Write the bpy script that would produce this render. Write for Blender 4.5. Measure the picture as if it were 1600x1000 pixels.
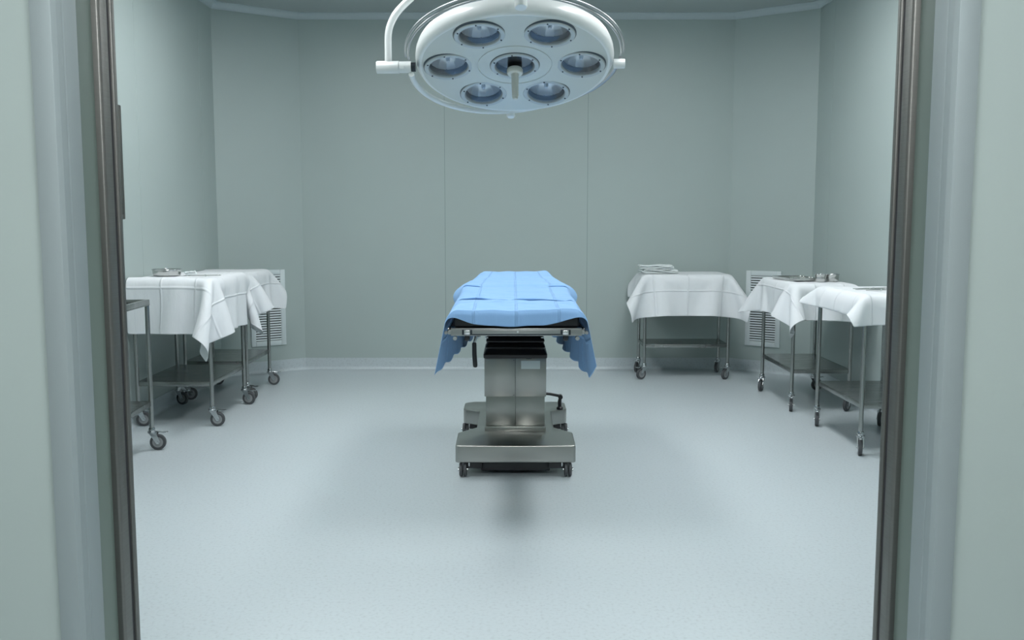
import bpy, bmesh, math, random
import numpy as np
from mathutils import Matrix, Vector

random.seed(7)
PI = math.pi
for o in list(bpy.data.objects):
    bpy.data.objects.remove(o)
SC = bpy.context.scene
COL = SC.collection

# ------------------------------------------------------------------ camera, world, lights
cam_d = bpy.data.cameras.new('camera')
cam = bpy.data.objects.new('camera', cam_d)
COL.objects.link(cam)
cam.location = (0, 0, 1.3)
cam.rotation_euler = (PI / 2 - math.atan(155 / 1480.0), 0, 0)
cam_d.sensor_width = 36
cam_d.lens = 33.3
cam_d.clip_start = 0.05
SC.camera = cam

world = bpy.data.worlds.new('world')
SC.world = world
world.use_nodes = True
world.node_tree.nodes['Background'].inputs[0].default_value = (0.85, 0.95, 1.0, 1)
world.node_tree.nodes['Background'].inputs[1].default_value = 0.12

SC.view_settings.view_transform = 'Standard'
SC.view_settings.look = 'None'
SC.view_settings.gamma = 1
SC.view_settings.use_curve_mapping = False
SC.view_settings.exposure = 0.0

THEATRE_LIGHT = 17.5      # emission of the theatre's ceiling panels
CORRIDOR_LIGHT = 32.0     # emission of the corridor's ceiling panel
LIGHT_RGB = (0.965, 0.985, 1.0)
# ceiling panels: x, y, half size x, half size y
PANELS = [(-1.25, 3.85, .3, .6), (1.31, 3.85, .3, .6), (-1.25, 5.8, .3, .6), (1.31, 5.8, .3, .6)]

# ------------------------------------------------------------------ materials
def mat(name, rgb, rough=.5, metal=0., spec=.5, noise=None, bump=None, emit=None, coat=0., aniso=None):
    m = bpy.data.materials.new(name)
    m.use_nodes = True
    nt = m.node_tree
    b = nt.nodes['Principled BSDF']
    b.inputs['Base Color'].default_value = (*rgb, 1)
    b.inputs['Roughness'].default_value = rough
    b.inputs['Metallic'].default_value = metal
    b.inputs['Specular IOR Level'].default_value = spec
    b.inputs['Coat Weight'].default_value = coat
    tc = nt.nodes.new('ShaderNodeTexCoord')
    if noise:                                   # (scale, amount) soft mottling of the colour
        sc, amt = noise
        n = nt.nodes.new('ShaderNodeTexNoise')
        n.inputs['Scale'].default_value = sc
        n.inputs['Detail'].default_value = 3
        nt.links.new(tc.outputs['Object'], n.inputs['Vector'])
        r = nt.nodes.new('ShaderNodeValToRGB')
        r.color_ramp.elements[0].position = .3
        r.color_ramp.elements[1].position = .7
        r.color_ramp.elements[0].color = (*[c * (1 - amt) for c in rgb], 1)
        r.color_ramp.elements[1].color = (*[min(1, c * (1 + amt)) for c in rgb], 1)
        nt.links.new(n.outputs['Fac'], r.inputs['Fac'])
        nt.links.new(r.outputs['Color'], b.inputs['Base Color'])
    if bump:                                    # (scale, strength, stretch)
        sc, st, stretch = bump
        mp = nt.nodes.new('ShaderNodeMapping')
        mp.inputs['Scale'].default_value = stretch
        nt.links.new(tc.outputs['Object'], mp.inputs['Vector'])
        n2 = nt.nodes.new('ShaderNodeTexNoise')
        n2.inputs['Scale'].default_value = sc
        n2.inputs['Detail'].default_value = 4
        nt.links.new(mp.outputs['Vector'], n2.inputs['Vector'])
        bp = nt.nodes.new('ShaderNodeBump')
        bp.inputs['Strength'].default_value = st
        bp.inputs['Distance'].default_value = .004
        nt.links.new(n2.outputs['Fac'], bp.inputs['Height'])
        nt.links.new(bp.outputs['Normal'], b.inputs['Normal'])
    if emit:
        b.inputs['Emission Color'].default_value = (*emit[0], 1)
        b.inputs['Emission Strength'].default_value = emit[1]
    return m

def steel(name, rgb, rough, stretch=(1, 1, 60), var=1., bump=.05):
    """brushed steel: roughness and bump streaked along one direction"""
    m = mat(name, rgb, rough, 1.0, bump=(18, bump, stretch) if bump else None)
    nt = m.node_tree
    b = nt.nodes['Principled BSDF']
    tc = nt.nodes.new('ShaderNodeTexCoord')
    mp = nt.nodes.new('ShaderNodeMapping')
    mp.inputs['Scale'].default_value = stretch
    n = nt.nodes.new('ShaderNodeTexNoise')
    n.inputs['Scale'].default_value = 6
    n.inputs['Detail'].default_value = 5
    r = nt.nodes.new('ShaderNodeMapRange')
    r.inputs['To Min'].default_value = rough - .08 * var
    r.inputs['To Max'].default_value = rough + .1 * var
    nt.links.new(tc.outputs['Object'], mp.inputs['Vector'])
    nt.links.new(mp.outputs['Vector'], n.inputs['Vector'])
    nt.links.new(n.outputs['Fac'], r.inputs['Value'])
    nt.links.new(r.outputs['Result'], b.inputs['Roughness'])
    return m

def cloth_mat(name, rgb, grid, weave=.25, sheen=.1, trans=0.):
    """woven cloth with pressed fold creases at regular UV fractions"""
    m = mat(name, rgb, .85, spec=.2)
    nt = m.node_tree
    b = nt.nodes['Principled BSDF']
    b.inputs['Sheen Weight'].default_value = sheen
    uv = nt.nodes.new('ShaderNodeUVMap')
    sep = nt.nodes.new('ShaderNodeSeparateXYZ')
    nt.links.new(uv.outputs['UV'], sep.inputs[0])
    hs = []
    for ax, n in zip('XY', grid):
        mul = nt.nodes.new('ShaderNodeMath'); mul.operation = 'MULTIPLY'; mul.inputs[1].default_value = n
        fr = nt.nodes.new('ShaderNodeMath'); fr.operation = 'PINGPONG'; fr.inputs[1].default_value = .5
        mr = nt.nodes.new('ShaderNodeMapRange'); mr.inputs['From Max'].default_value = .045
        mr.interpolation_type = 'SMOOTHSTEP'
        mr.inputs['To Min'].default_value = 1; mr.inputs['To Max'].default_value = 0
        nt.links.new(sep.outputs[ax], mul.inputs[0]); nt.links.new(mul.outputs[0], fr.inputs[0])
        nt.links.new(fr.outputs[0], mr.inputs['Value'])
        hs.append(mr)
    mx = nt.nodes.new('ShaderNodeMath'); mx.operation = 'MAXIMUM'
    nt.links.new(hs[0].outputs[0], mx.inputs[0]); nt.links.new(hs[1].outputs[0], mx.inputs[1])
    tc = nt.nodes.new('ShaderNodeTexCoord')
    n1 = nt.nodes.new('ShaderNodeTexNoise'); n1.inputs['Scale'].default_value = 9; n1.inputs['Detail'].default_value = 4
    nt.links.new(tc.outputs['Object'], n1.inputs['Vector'])
    mpw = nt.nodes.new('ShaderNodeMapping'); mpw.inputs['Scale'].default_value = (3.2, 3.2, 1.0); mpw.inputs['Rotation'].default_value = (.3, .2, .5)
    n1.inputs['Distortion'].default_value = .6
    nt.links.new(tc.outputs['Object'], mpw.inputs['Vector']); nt.links.new(mpw.outputs['Vector'], n1.inputs['Vector'])
    n1.inputs['Scale'].default_value = 3.5
    ad = nt.nodes.new('ShaderNodeMath'); ad.operation = 'MULTIPLY_ADD'; ad.inputs[1].default_value = 1.4
    nt.links.new(n1.outputs['Fac'], ad.inputs[0]); nt.links.new(mx.outputs[0], ad.inputs[2])
    bp = nt.nodes.new('ShaderNodeBump'); bp.inputs['Strength'].default_value = weave; bp.inputs['Distance'].default_value = .006
    nt.links.new(ad.outputs[0], bp.inputs['Height'])
    nt.links.new(bp.outputs['Normal'], b.inputs['Normal'])
    if trans:
        t = nt.nodes.new('ShaderNodeBsdfTranslucent'); t.inputs['Color'].default_value = (*rgb, 1)
        mix = nt.nodes.new('ShaderNodeMixShader'); mix.inputs[0].default_value = trans
        nt.links.new(b.outputs[0], mix.inputs[1]); nt.links.new(t.outputs[0], mix.inputs[2])
        nt.links.new(mix.outputs[0], nt.nodes['Material Output'].inputs['Surface'])
    return m

def floor_mat(name, rgb, rough):
    """speckled sheet vinyl"""
    m = mat(name, rgb, rough, spec=.45)
    nt = m.node_tree
    b = nt.nodes['Principled BSDF']
    tc = nt.nodes.new('ShaderNodeTexCoord')
    v = nt.nodes.new('ShaderNodeTexNoise'); v.inputs['Scale'].default_value = 75; v.inputs['Detail'].default_value = 3
    w = nt.nodes.new('ShaderNodeTexNoise'); w.inputs['Scale'].default_value = 1.3; w.inputs['Detail'].default_value = 3
    nt.links.new(tc.outputs['Object'], v.inputs['Vector']); nt.links.new(tc.outputs['Object'], w.inputs['Vector'])
    r = nt.nodes.new('ShaderNodeValToRGB')
    r.color_ramp.elements[0].position = .30; r.color_ramp.elements[1].position = .46
    r.color_ramp.elements[0].color = (*[c * .88 for c in rgb], 1)
    r.color_ramp.elements[1].color = (*rgb, 1)
    e = r.color_ramp.elements.new(.72); e.color = (*[min(1, c * 1.03) for c in rgb], 1)
    nt.links.new(v.outputs['Fac'], r.inputs['Fac'])
    nt.links.new(r.outputs['Color'], b.inputs['Base Color'])
    mr = nt.nodes.new('ShaderNodeMapRange'); mr.inputs['To Min'].default_value = rough - .05; mr.inputs['To Max'].default_value = rough + .06
    nt.links.new(w.outputs['Fac'], mr.inputs['Value']); nt.links.new(mr.outputs['Result'], b.inputs['Roughness'])
    return m

M = dict(
    wall=mat('wall_panel_green', (.405, .475, .46), .42, noise=(1.1, .02), spec=.35),
    wall_front=mat('corridor_wall_green', (.355, .415, .395), .5, noise=(1.1, .02), spec=.3),
    seam=mat('panel_joint_dark', (.22, .28, .27), .7),
    seal=mat('panel_joint_sealant', (.60, .68, .66), .6),
    ceiling=mat('ceiling_paint', (.40, .45, .45), .7),
    crown=mat('crown_pvc', (.50, .57, .59), .4),
    floor=floor_mat('speckled_vinyl', (.515, .577, .60), .30),
    alu=mat('satin_aluminium', (.29, .338, .342), .6, .3, bump=(10, .03, (40, 40, .5))),
    green_rev=mat('reveal_green_shaded', (.135, .175, .155), .5),  # green darkened to stand in for the weak light on the jamb reveals
    steel_frame=steel('frame_steel', (.185, .187, .175), .5),  # base colour also darkened, in place of dimmer light on the door stops
    gasket=mat('rubber_gasket', (.03, .03, .035), .6),
    steel=steel('trolley_steel', (.36, .37, .36), .24, (1, 1, 40), .3, 0),
    sheet=steel('sheet_steel', (.31, .32, .31), .26, (1, 60, 1), .4, 0),
    col=steel('column_steel', (.38, .385, .365), .29, (60, 60, 1), .35, .006),
    chrome=mat('chrome', (.55, .57, .58), .16, 1.0),
    rail=mat('rail_steel', (.42, .44, .45), .3, 1.0),
    bar=mat('bar_steel', (.33, .345, .335), .38, .85),
    tray=mat('instrument_steel', (.55, .555, .54), .18, 1.0),
    rubber=mat('grey_rubber', (.07, .075, .08), .55),
    hub=mat('caster_hub_grey', (.30, .315, .32), .5),
    black=mat('black_plastic', (.008, .009, .011), .35),
    vinyl=mat('black_vinyl', (.006, .007, .009), .35, bump=(90, .15, (1, 1, 1))),
    white=mat('white_enamel', (.80, .835, .825), .28, coat=.3),
    face=mat('lamp_face_enamel', (.62, .655, .615), .35),
    plastic=mat('cream_plastic', (.72, .73, .68), .4),
    bezel=mat('bezel_grey', (.50, .535, .53), .35, .1),
    reflector=mat('lamp_reflector', (.95, .96, .96), .36, .65),
    filter=mat('blue_filter_ring', (.075, .10, .13), .3, .2),
    bulb=mat('frosted_bulb', (.8, .85, .88), .3),
    vent=mat('vent_white', (.66, .73, .74), .5),
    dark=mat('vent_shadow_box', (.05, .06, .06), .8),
    cloth=cloth_mat('white_cotton', (.76, .79, .81), (4, 4), .65),
    towel=cloth_mat('white_towelling', (.79, .84, .84), (1, 1), .5),
    drape=cloth_mat('blue_drape', (.255, .45, .735), (8, 9), .8, .05),
    label=mat('paper_label', (.66, .73, .73), .5),
    screw=mat('screw_steel', (.75, .76, .76), .25, 1.0),
    screw_dark=mat('screw_dark', (.04, .05, .06), .4, .6),
    panel=mat('light_diffuser', (.9, .9, .9), .5, emit=(LIGHT_RGB, THEATRE_LIGHT)),
    panel2=mat('corridor_diffuser', (.9, .9, .9), .5, emit=(LIGHT_RGB, CORRIDOR_LIGHT)),
    viewer=mat('viewer_panel', (.33, .38, .38), .3),
)
# clear lens
def glass_mat():
    m = bpy.data.materials.new('lamp_glass'); m.use_nodes = True
    nt = m.node_tree; nt.nodes.remove(nt.nodes['Principled BSDF'])
    tr = nt.nodes.new('ShaderNodeBsdfTransparent'); tr.inputs[0].default_value = (.93, .97, 1, 1)
    gl = nt.nodes.new('ShaderNodeBsdfGlossy'); gl.inputs['Roughness'].default_value = .06
    fr = nt.nodes.new('ShaderNodeFresnel'); fr.inputs['IOR'].default_value = 1.5
    mx = nt.nodes.new('ShaderNodeMixShader')
    nt.links.new(fr.outputs[0], mx.inputs[0]); nt.links.new(tr.outputs[0], mx.inputs[1]); nt.links.new(gl.outputs[0], mx.inputs[2])
    nt.links.new(mx.outputs[0], nt.nodes['Material Output'].inputs['Surface'])
    return m
M['glass'] = glass_mat()

# ------------------------------------------------------------------ mesh helpers
def merge(bm, tmp, mtx=None):
    me = bpy.data.meshes.new('tmp')
    if mtx is not None:
        bmesh.ops.transform(tmp, matrix=mtx, verts=tmp.verts)
    tmp.to_mesh(me); tmp.free()
    bm.from_mesh(me)
    bpy.data.meshes.remove(me)

def add_box(bm, x0, x1, y0, y1, z0, z1, bev=0., mtx=None, seg=2):
    t = bmesh.new()
    bmesh.ops.create_cube(t, size=1)
    for v in t.verts:
        v.co = Vector(((x0 + x1) / 2 + v.co.x * (x1 - x0), (y0 + y1) / 2 + v.co.y * (y1 - y0), (z0 + z1) / 2 + v.co.z * (z1 - z0)))
    if bev:
        bmesh.ops.bevel(t, geom=t.edges[:], offset=bev, segments=seg, affect='EDGES', profile=.5)
    merge(bm, t, mtx)

def add_prism(bm, poly, z0, z1, bev=0., mtx=None, seg=2):
    t = bmesh.new()
    vs = [t.verts.new((x, y, z0)) for x, y in poly]
    f = t.faces.new(vs)
    r = bmesh.ops.extrude_face_region(t, geom=[f])
    for e in r['geom']:
        if isinstance(e, bmesh.types.BMVert): e.co.z = z1
    bmesh.ops.recalc_face_normals(t, faces=t.faces[:])
    if bev:
        bmesh.ops.bevel(t, geom=t.edges[:], offset=bev, segments=seg, affect='EDGES', profile=.5)
    merge(bm, t, mtx)

def add_lathe(bm, prof, seg=32, mtx=None, caps=True):
    """revolve (r, z) pairs around z"""
    t = bmesh.new()
    rings = []
    for r, z in prof:
        if r < 1e-6: rings.append([t.verts.new((0, 0, z))])
        else: rings.append([t.verts.new((r * math.cos(2 * PI * k / seg), r * math.sin(2 * PI * k / seg), z)) for k in range(seg)])
    for a, b in zip(rings, rings[1:]):
        for k in range(seg):
            k2 = (k + 1) % seg
            if len(a) == 1 and len(b) == 1: continue
            if len(a) == 1: t.faces.new((a[0], b[k2], b[k]))
            elif len(b) == 1: t.faces.new((a[k], a[k2], b[0]))
            else: t.faces.new((a[k], a[k2], b[k2], b[k]))
    if caps:
        for rg in (rings[0], rings[-1]):
            if len(rg) > 1: t.faces.new(rg)
    bmesh.ops.recalc_face_normals(t, faces=t.faces[:])
    merge(bm, t, mtx)

def add_tube(bm, pts, r, seg=12, closed=False, caps=True):
    pts = [Vector(p) for p in pts]
    n = len(pts)
    rs = r if isinstance(r, (list, tuple)) else [r] * n
    t = bmesh.new()
    rings = []; up = None
    for i, p in enumerate(pts):
        a = pts[(i - 1) % n] if (closed or i > 0) else p
        b = pts[(i + 1) % n] if (closed or i < n - 1) else p
        d = (b - a).normalized()
        if up is None:
            up = Vector((0, 0, 1)) if abs(d.z) < .9 else Vector((1, 0, 0))
        s = d.cross(up).normalized(); up = s.cross(d).normalized()
        rings.append([t.verts.new(p + rs[i] * (s * math.cos(2 * PI * k / seg) + up * math.sin(2 * PI * k / seg))) for k in range(seg)])
    m = n if closed else n - 1
    for i in range(m):
        A, B = rings[i], rings[(i + 1) % n]
        for k in range(seg):
            t.faces.new((A[k], A[(k + 1) % seg], B[(k + 1) % seg], B[k]))
    if caps and not closed:
        t.faces.new(rings[0]); t.faces.new(rings[-1])
    bmesh.ops.recalc_face_normals(t, faces=t.faces[:])
    merge(bm, t)

def cyl(bm, p0, p1, r, seg=16): add_tube(bm, [p0, p1], r, seg)

def obj(name, bm, m, parent=None, angle=35, loc=None, mtx=None):
    me = bpy.data.meshes.new(name)
    bm.to_mesh(me); bm.free()
    for mm in (m if isinstance(m, (list, tuple)) else [m]): me.materials.append(mm)
    for p in me.polygons: p.use_smooth = True
    me.set_sharp_from_angle(angle=math.radians(angle))
    o = bpy.data.objects.new(name, me)
    COL.objects.link(o)
    if parent: o.parent = parent
    if loc: o.location = loc
    if mtx is not None: o.matrix_local = mtx
    return o

def tag(o, label, cat, group=None):
    o['label'] = label; o['category'] = cat
    if group: o['group'] = group
    return o

def thing(name, label, cat, loc=(0, 0, 0), rz=0, group=None):
    o = bpy.data.objects.new(name, None)
    o.empty_display_size = .1
    COL.objects.link(o)
    o.location = loc; o.rotation_euler = (0, 0, rz)
    return tag(o, label, cat, group)

def struct(name, bm, m, angle=35):
    o = obj(name, bm, m, None, angle); o['kind'] = 'structure'
    return o

def B(): return bmesh.new()

def arc(cx, cy, r, a0, a1, n):
    return [(cx + r * math.cos(a0 + (a1 - a0) * k / n), cy + r * math.sin(a0 + (a1 - a0) * k / n)) for k in range(n + 1)]

# ------------------------------------------------------------------ the room
CZ = 3.045                      # ceiling height
XL, XR, YB, YC, YF = -2.42, 2.48, 8.25, 7.82, 2.02
BL, BR = -1.815, 1.893          # ends of the back wall
XC = .03

bm = B(); add_box(bm, -3.6, 3.7, -2.2, 8.6, -.06, 0); struct('floor', bm, M['floor'])
bm = B(); add_box(bm, -2.7, 2.75, YF - .02, 8.6, CZ, CZ + .06); struct('ceiling', bm, M['ceiling'])
bm = B(); add_box(bm, -3.6, 3.7, -2.2, 1.76, 2.75, 2.81); struct('ceiling_corridor', bm, M['ceiling'])

def wall_run(name, pts_seams, P0, P1, seam_mat, th=.1, z0=.0):
    """wall from P0 to P1 (inside is on the right hand side going P0 -> P1), with joint strips at distances"""
    P0 = Vector((*P0, 0)); P1 = Vector((*P1, 0)); d = (P1 - P0); L = d.length; d.normalize()
    ang = math.atan2(d.y, d.x)
    mt = Matrix.Translation(P0) @ Matrix.Rotation(ang, 4, 'Z')
    bm = B()
    cuts = [0] + list(pts_seams) + [L]
    for a, b in zip(cuts, cuts[1:]):
        g0 = .002 if a > 0 else 0; g1 = .002 if b < L else 0
        add_box(bm, a + g0, b - g1, 0, th, z0, CZ, 0, mt)
    n0 = len(bm.faces)
    for s in pts_seams:
        add_box(bm, s - .004, s + .004, .0012, .02, z0, CZ, 0, mt)
    bm.faces.ensure_lookup_table()
    for f in bm.faces[n0:]: f.material_index = 1
    return struct(name, bm, [M['wall'], seam_mat])

wall_run('wall_back', [1.235, 2.467], (BL, YB), (BR, YB), M['seam'])
wall_run('wall_left_chamfer', [], (XL, YC), (BL, YB), M['seam'])
wall_run('wall_right_chamfer', [], (BR, YB), (XR, YC), M['seam'])
wall_run('wall_left', [1.7, 2.98, 4.20, 5.47], (XL, YF), (XL, YC), M['seal'])
wall_run('wall_right', [.35, 1.57, 2.84, 4.1], (XR, YC), (XR, YF), M['seal'])

# coved skirting of the floor vinyl, and the crown strip under the ceiling
def sweep(name, prof, path, m):
    """sweep (offset from wall, z) profile along an open path of (x, y), inside on the right"""
    bm = B()
    P = [Vector(p) for p in path]; rings = []
    for i, p in enumerate(P):
        dirs = []
        if i > 0: dirs.append((P[i] - P[i - 1]).normalized())
        if i < len(P) - 1: dirs.append((P[i + 1] - P[i]).normalized())
        nr = [Vector((d.y, -d.x)) for d in dirs]
        n = sum(nr, Vector((0, 0))); n.normalize()
        n = n / n.dot(nr[0])
        rings.append([bm.verts.new((p.x + n.x * o, p.y + n.y * o, z)) for o, z in prof])
    for a, b in zip(rings, rings[1:]):
        for k in range(len(prof) - 1): bm.faces.new((a[k], b[k], b[k + 1], a[k + 1]))
    bmesh.ops.recalc_face_normals(bm, faces=bm.faces[:])
    return struct(name, bm, m, 30)

room_path = [(XL, YF), (XL, YC), (BL, YB), (BR, YB), (XR, YC), (XR, YF)]
cove = [(.0, .102), (.006, .102), (.006, .030)] + [(.034 + .028 * math.cos(a), .030 + .028 * math.sin(a)) for a in [PI + PI / 2 * k / 8 for k in range(1, 9)]] + [(.05, .001)]
names = ['baseboard_left', 'baseboard_left_chamfer', 'baseboard_back', 'baseboard_right_chamfer', 'baseboard_right']
def split_sweep(names, prof, m):
    # mitred segments: each keeps its neighbours' mitre
    for i, nm in enumerate(names):
        P = [Vector(p) for p in room_path]
        bm = B(); rings = []
        for j in (i, i + 1):
            dirs = []
            if j > 0: dirs.append((P[j] - P[j - 1]).normalized())
            if j < len(P) - 1: dirs.append((P[j + 1] - P[j]).normalized())
            nr = [Vector((d.y, -d.x)) for d in dirs]
            n = sum(nr, Vector((0, 0))); n.normalize(); n = n / n.dot(nr[0])
            rings.append([bm.verts.new((P[j].x + n.x * o, P[j].y + n.y * o, z)) for o, z in prof])
        a, b = rings
        for k in range(len(prof) - 1): bm.faces.new((a[k], b[k], b[k + 1], a[k + 1]))
        bmesh.ops.recalc_face_normals(bm, faces=bm.faces[:])
        for f in bm.faces:
            if f.normal.z < -.9: pass
        struct(nm, bm, m, 40)
split_sweep(names, cove, M['floor'])
crown = [(.0, CZ - .05), (.008, CZ - .05)] + [(.055 - .045 * math.cos(a), CZ - .05 + .045 * math.sin(a)) for a in [PI / 2 * k / 8 for k in range(0, 9)]] + [(.062, CZ - .005), (.062, CZ)]
split_sweep(['trim_left_crown', 'trim_left_chamfer_crown', 'trim_back_crown', 'trim_right_chamfer_crown', 'trim_right_crown'], crown, M['crown'])

# doorway wall between corridor and theatre
DX0, DX1, DH = -.86, .8355, 2.12     # opening between the frame faces' outer edges
bm = B(); add_box(bm, -3.6, DX0, 1.76, YF, 0, CZ); struct('wall_front_left', bm, M['wall_front'])
bm = B(); add_box(bm, DX1, 3.7, 1.76, YF, 0, CZ); struct('wall_front_right', bm, M['wall_front'])
bm = B(); add_box(bm, DX0, DX1, 1.76, YF, DH + .06, CZ); struct('wall_front_header', bm, M['wall_front'])
bm = B(); add_box(bm, -3.6, -3.5, -2.2, 1.76, 0, 2.75); struct('wall_corridor_left', bm, M['wall_front'])
bm = B(); add_box(bm, 3.6, 3.7, -2.2, 1.76, 0, 2.75); struct('wall_corridor_right', bm, M['wall_front'])
bm = B(); add_box(bm, -3.6, 3.7, -2.3, -2.2, 0, 2.81); struct('wall_corridor_back', bm, M['wall_front'])

def jamb(sx, x_open, suffix):
    """profiles of one jamb; x measured from the opening edge, + into the opening"""
    def pr(name, poly, m, bev=.002):
        bm = B()
        P = [(x_open + sx * a, y) for a, y in poly]
        if sx < 0: P = P[::-1]
        add_prism(bm, P, 0, DH, bev)
        return struct(name, bm, m)
    pr('door_frame_%s' % suffix, [(-.004, 1.742), (.034, 1.742), (.040, 1.752), (.040, 1.772), (.0388, 1.776), (.040, 1.780), (.040, 1.832), (.012, 1.832), (.012, 1.775), (-.004, 1.775)], M['alu'], .0004)
    pr('door_reveal_%s' % suffix, [(0, 1.775), (.028, 1.828), (.028, 1.945), (0, 1.945)], M['green_rev'], .0)
    pr('door_stop_%s' % suffix, [(0, 1.924), (.039, 1.924), (.0435, 1.9285), (.0435, 1.962), (0, 1.962)], M['steel_frame'], .0015)
    pr('door_gasket_%s' % suffix, [(0, 1.962), (.040, 1.962), (.040, 1.978), (0, 1.978)], M['gasket'], 0)
    pr('door_edge_%s' % suffix, [(0, 1.978), (.044, 1.978), (.047, 1.981), (.047, 1.990), (.03, 2.0), (.03, 2.025), (0, 2.025)], M['steel_frame'], .001)
jamb(1, DX0, 'left'); jamb(-1, DX1, 'right')
bm = B(); add_box(bm, DX0, DX1, 1.745, 2.03, DH, DH + .06); struct('door_frame_head', bm, M['alu'])

# ceiling light panels (above the picture)
def light_panel(x, y, hx, hy, z, label, m, grp):
    t = thing('ceiling_light', label, 'ceiling light', (x, y, z), 0, grp)
    bm = B()
    for s in (-1, 1):
        add_box(bm, s * hx - .02, s * hx + .02, -hy - .02, hy + .02, -.012, 0)
        add_box(bm, -hx + .02, hx - .02, s * hy - .02, s * hy + .02, -.012, 0)
    obj('frame', bm, M['white'], t)
    bm = B(); add_box(bm, -hx + .02, hx - .02, -hy + .02, hy - .02, -.008, 0); obj('diffuser', bm, m, t)
for p in PANELS: light_panel(*p, CZ, 'flat white panel light recessed in the theatre ceiling', M['panel'], 'theatre ceiling lights')
light_panel(0, .22, .9, .3, 2.75, 'flat white panel light on the corridor ceiling', M['panel2'], None)

# ------------------------------------------------------------------ wall fittings
def vent(label, P0, P1, off, w, z0, z1):
    P0 = Vector((*P0, 0)); P1 = Vector((*P1, 0)); d = (P1 - P0).normalized()
    c = P0 + d * off
    ang = math.atan2(d.y, d.x)
    t = thing('air_vent', label, 'vent', (c.x, c.y, z0), ang, 'return air vents')
    h = z1 - z0; fw = .042
    bm = B()
    for s in (-1, 1): add_box(bm, s * (w / 2 - fw / 2) - fw / 2, s * (w / 2 - fw / 2) + fw / 2, -.014, 0, 0, h, .003)
    add_box(bm, -w / 2 + fw, w / 2 - fw, -.014, 0, 0, fw, .003); add_box(bm, -w / 2 + fw, w / 2 - fw, -.014, 0, h - fw, h, .003)
    obj('frame', bm, M['vent'], t)
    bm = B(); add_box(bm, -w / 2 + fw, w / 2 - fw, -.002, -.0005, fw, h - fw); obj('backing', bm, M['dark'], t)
    n = 27; p = (h - 2 * fw) / n
    bm = B()
    for k in range(n):
        z = fw + p * (k + .5)
        add_box(bm, -w / 2 + fw, w / 2 - fw, -.0035, .0035, -p * .29, p * .29, 0, Matrix.Translation((0, -.0075, z)) @ Matrix.Rotation(-.35, 4, 'X'))
    obj('louvre', bm, M['vent'], t)
vent('white louvred air vent low on the wall behind the left tables', (XL, YC), (BL, YB), .41, .31, .235, .885)
vent('white louvred air vent low on the wall behind the right tables', (BR, YB), (XR, YC), .315, .31, .228, .875)

t = thing('x_ray_viewer', 'grey framed viewing panel on the left wall beside the door jamb', 'wall panel', (XL, 5.52, 1.31))
bm = B()
for a, b, c, d in ((-.36, -.33, 0, .69), (.33, .36, 0, .69), (-.33, .33, 0, .03), (-.33, .33, .66, .69)): add_box(bm, 0, .035, a, b, c, d, .003)
obj('frame', bm, M['steel_frame'], t)
bm = B(); add_box(bm, 0, .022, -.33, .33, .03, .66); obj('panel', bm, M['viewer'], t)

# ------------------------------------------------------------------ casters and trolleys
def caster_meshes():
    bm = B()
    add_lathe(bm, [(.016, .128), (.018, .124), (.018, .110), (.024, .108), (.024, .100), (.0, .100)], 20)
    for s in (-1, 1):
        add_prism(bm, [(-.016, .102), (.026, .102), (.046, .052), (.040, .036), (.026, .036), (.018, .05)], 0, .0025, 0,
                  Matrix.Translation((0, s * .016 + (.00125), 0)) @ Matrix.Rotation(PI / 2, 4, 'X'))
    add_box(bm, -.018, .028, -.0165, .0165, .098, .103)
    cyl(bm, (.032, -.02, .045), (.032, .02, .045), .006, 10)
    fork = obj('caster', bm, M['chrome'])
    bm = B()
    ry = Matrix.Translation((.032, 0, .045)) @ Matrix.Rotation(PI / 2, 4, 'X')
    add_lathe(bm, [(.030, -.011), (.042, -.011), (.045, -.008), (.045, .008), (.042, .011), (.030, .011)], 36, ry, False)
    wheel = obj('wheel', bm, M['rubber'])
    bm = B()
    add_lathe(bm, [(.0, -.0095), (.010, -.0115), (.012, -.008), (.022, -.008), (.024, -.0105), (.031, -.0105), (.031, .0105), (.024, .0105), (.022, .008), (.012, .008), (.010, .0115), (0, .0095)], 32, ry, False)
    hub = obj('hub', bm, M['hub'])
    bm = B()
    add_tube(bm, [(.01, 0, .106), (.04, 0, .104), (.064, 0, .100), (.084, 0, .104)], [.006, .006, .005, .004], 8)
    add_box(bm, .06, .088, -.012, .012, .100, .104, .0015)
    brake = obj('brake_lever', bm, M['chrome'])
    for c in (wheel, hub, brake): c.parent = fork
    return fork
CASTER = caster_meshes()
caster_used = [False]
def place_caster(parent, x, y, rz):
    if not caster_used[0]:
        c = CASTER; caster_used[0] = True
    else:
        c = CASTER.copy(); COL.objects.link(c)
        for ch in CASTER.children:
            k = ch.copy(); COL.objects.link(k); k.parent = c
    c.parent = parent; c.location = (x, y, 0); c.rotation_euler = (0, 0, rz)

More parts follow.
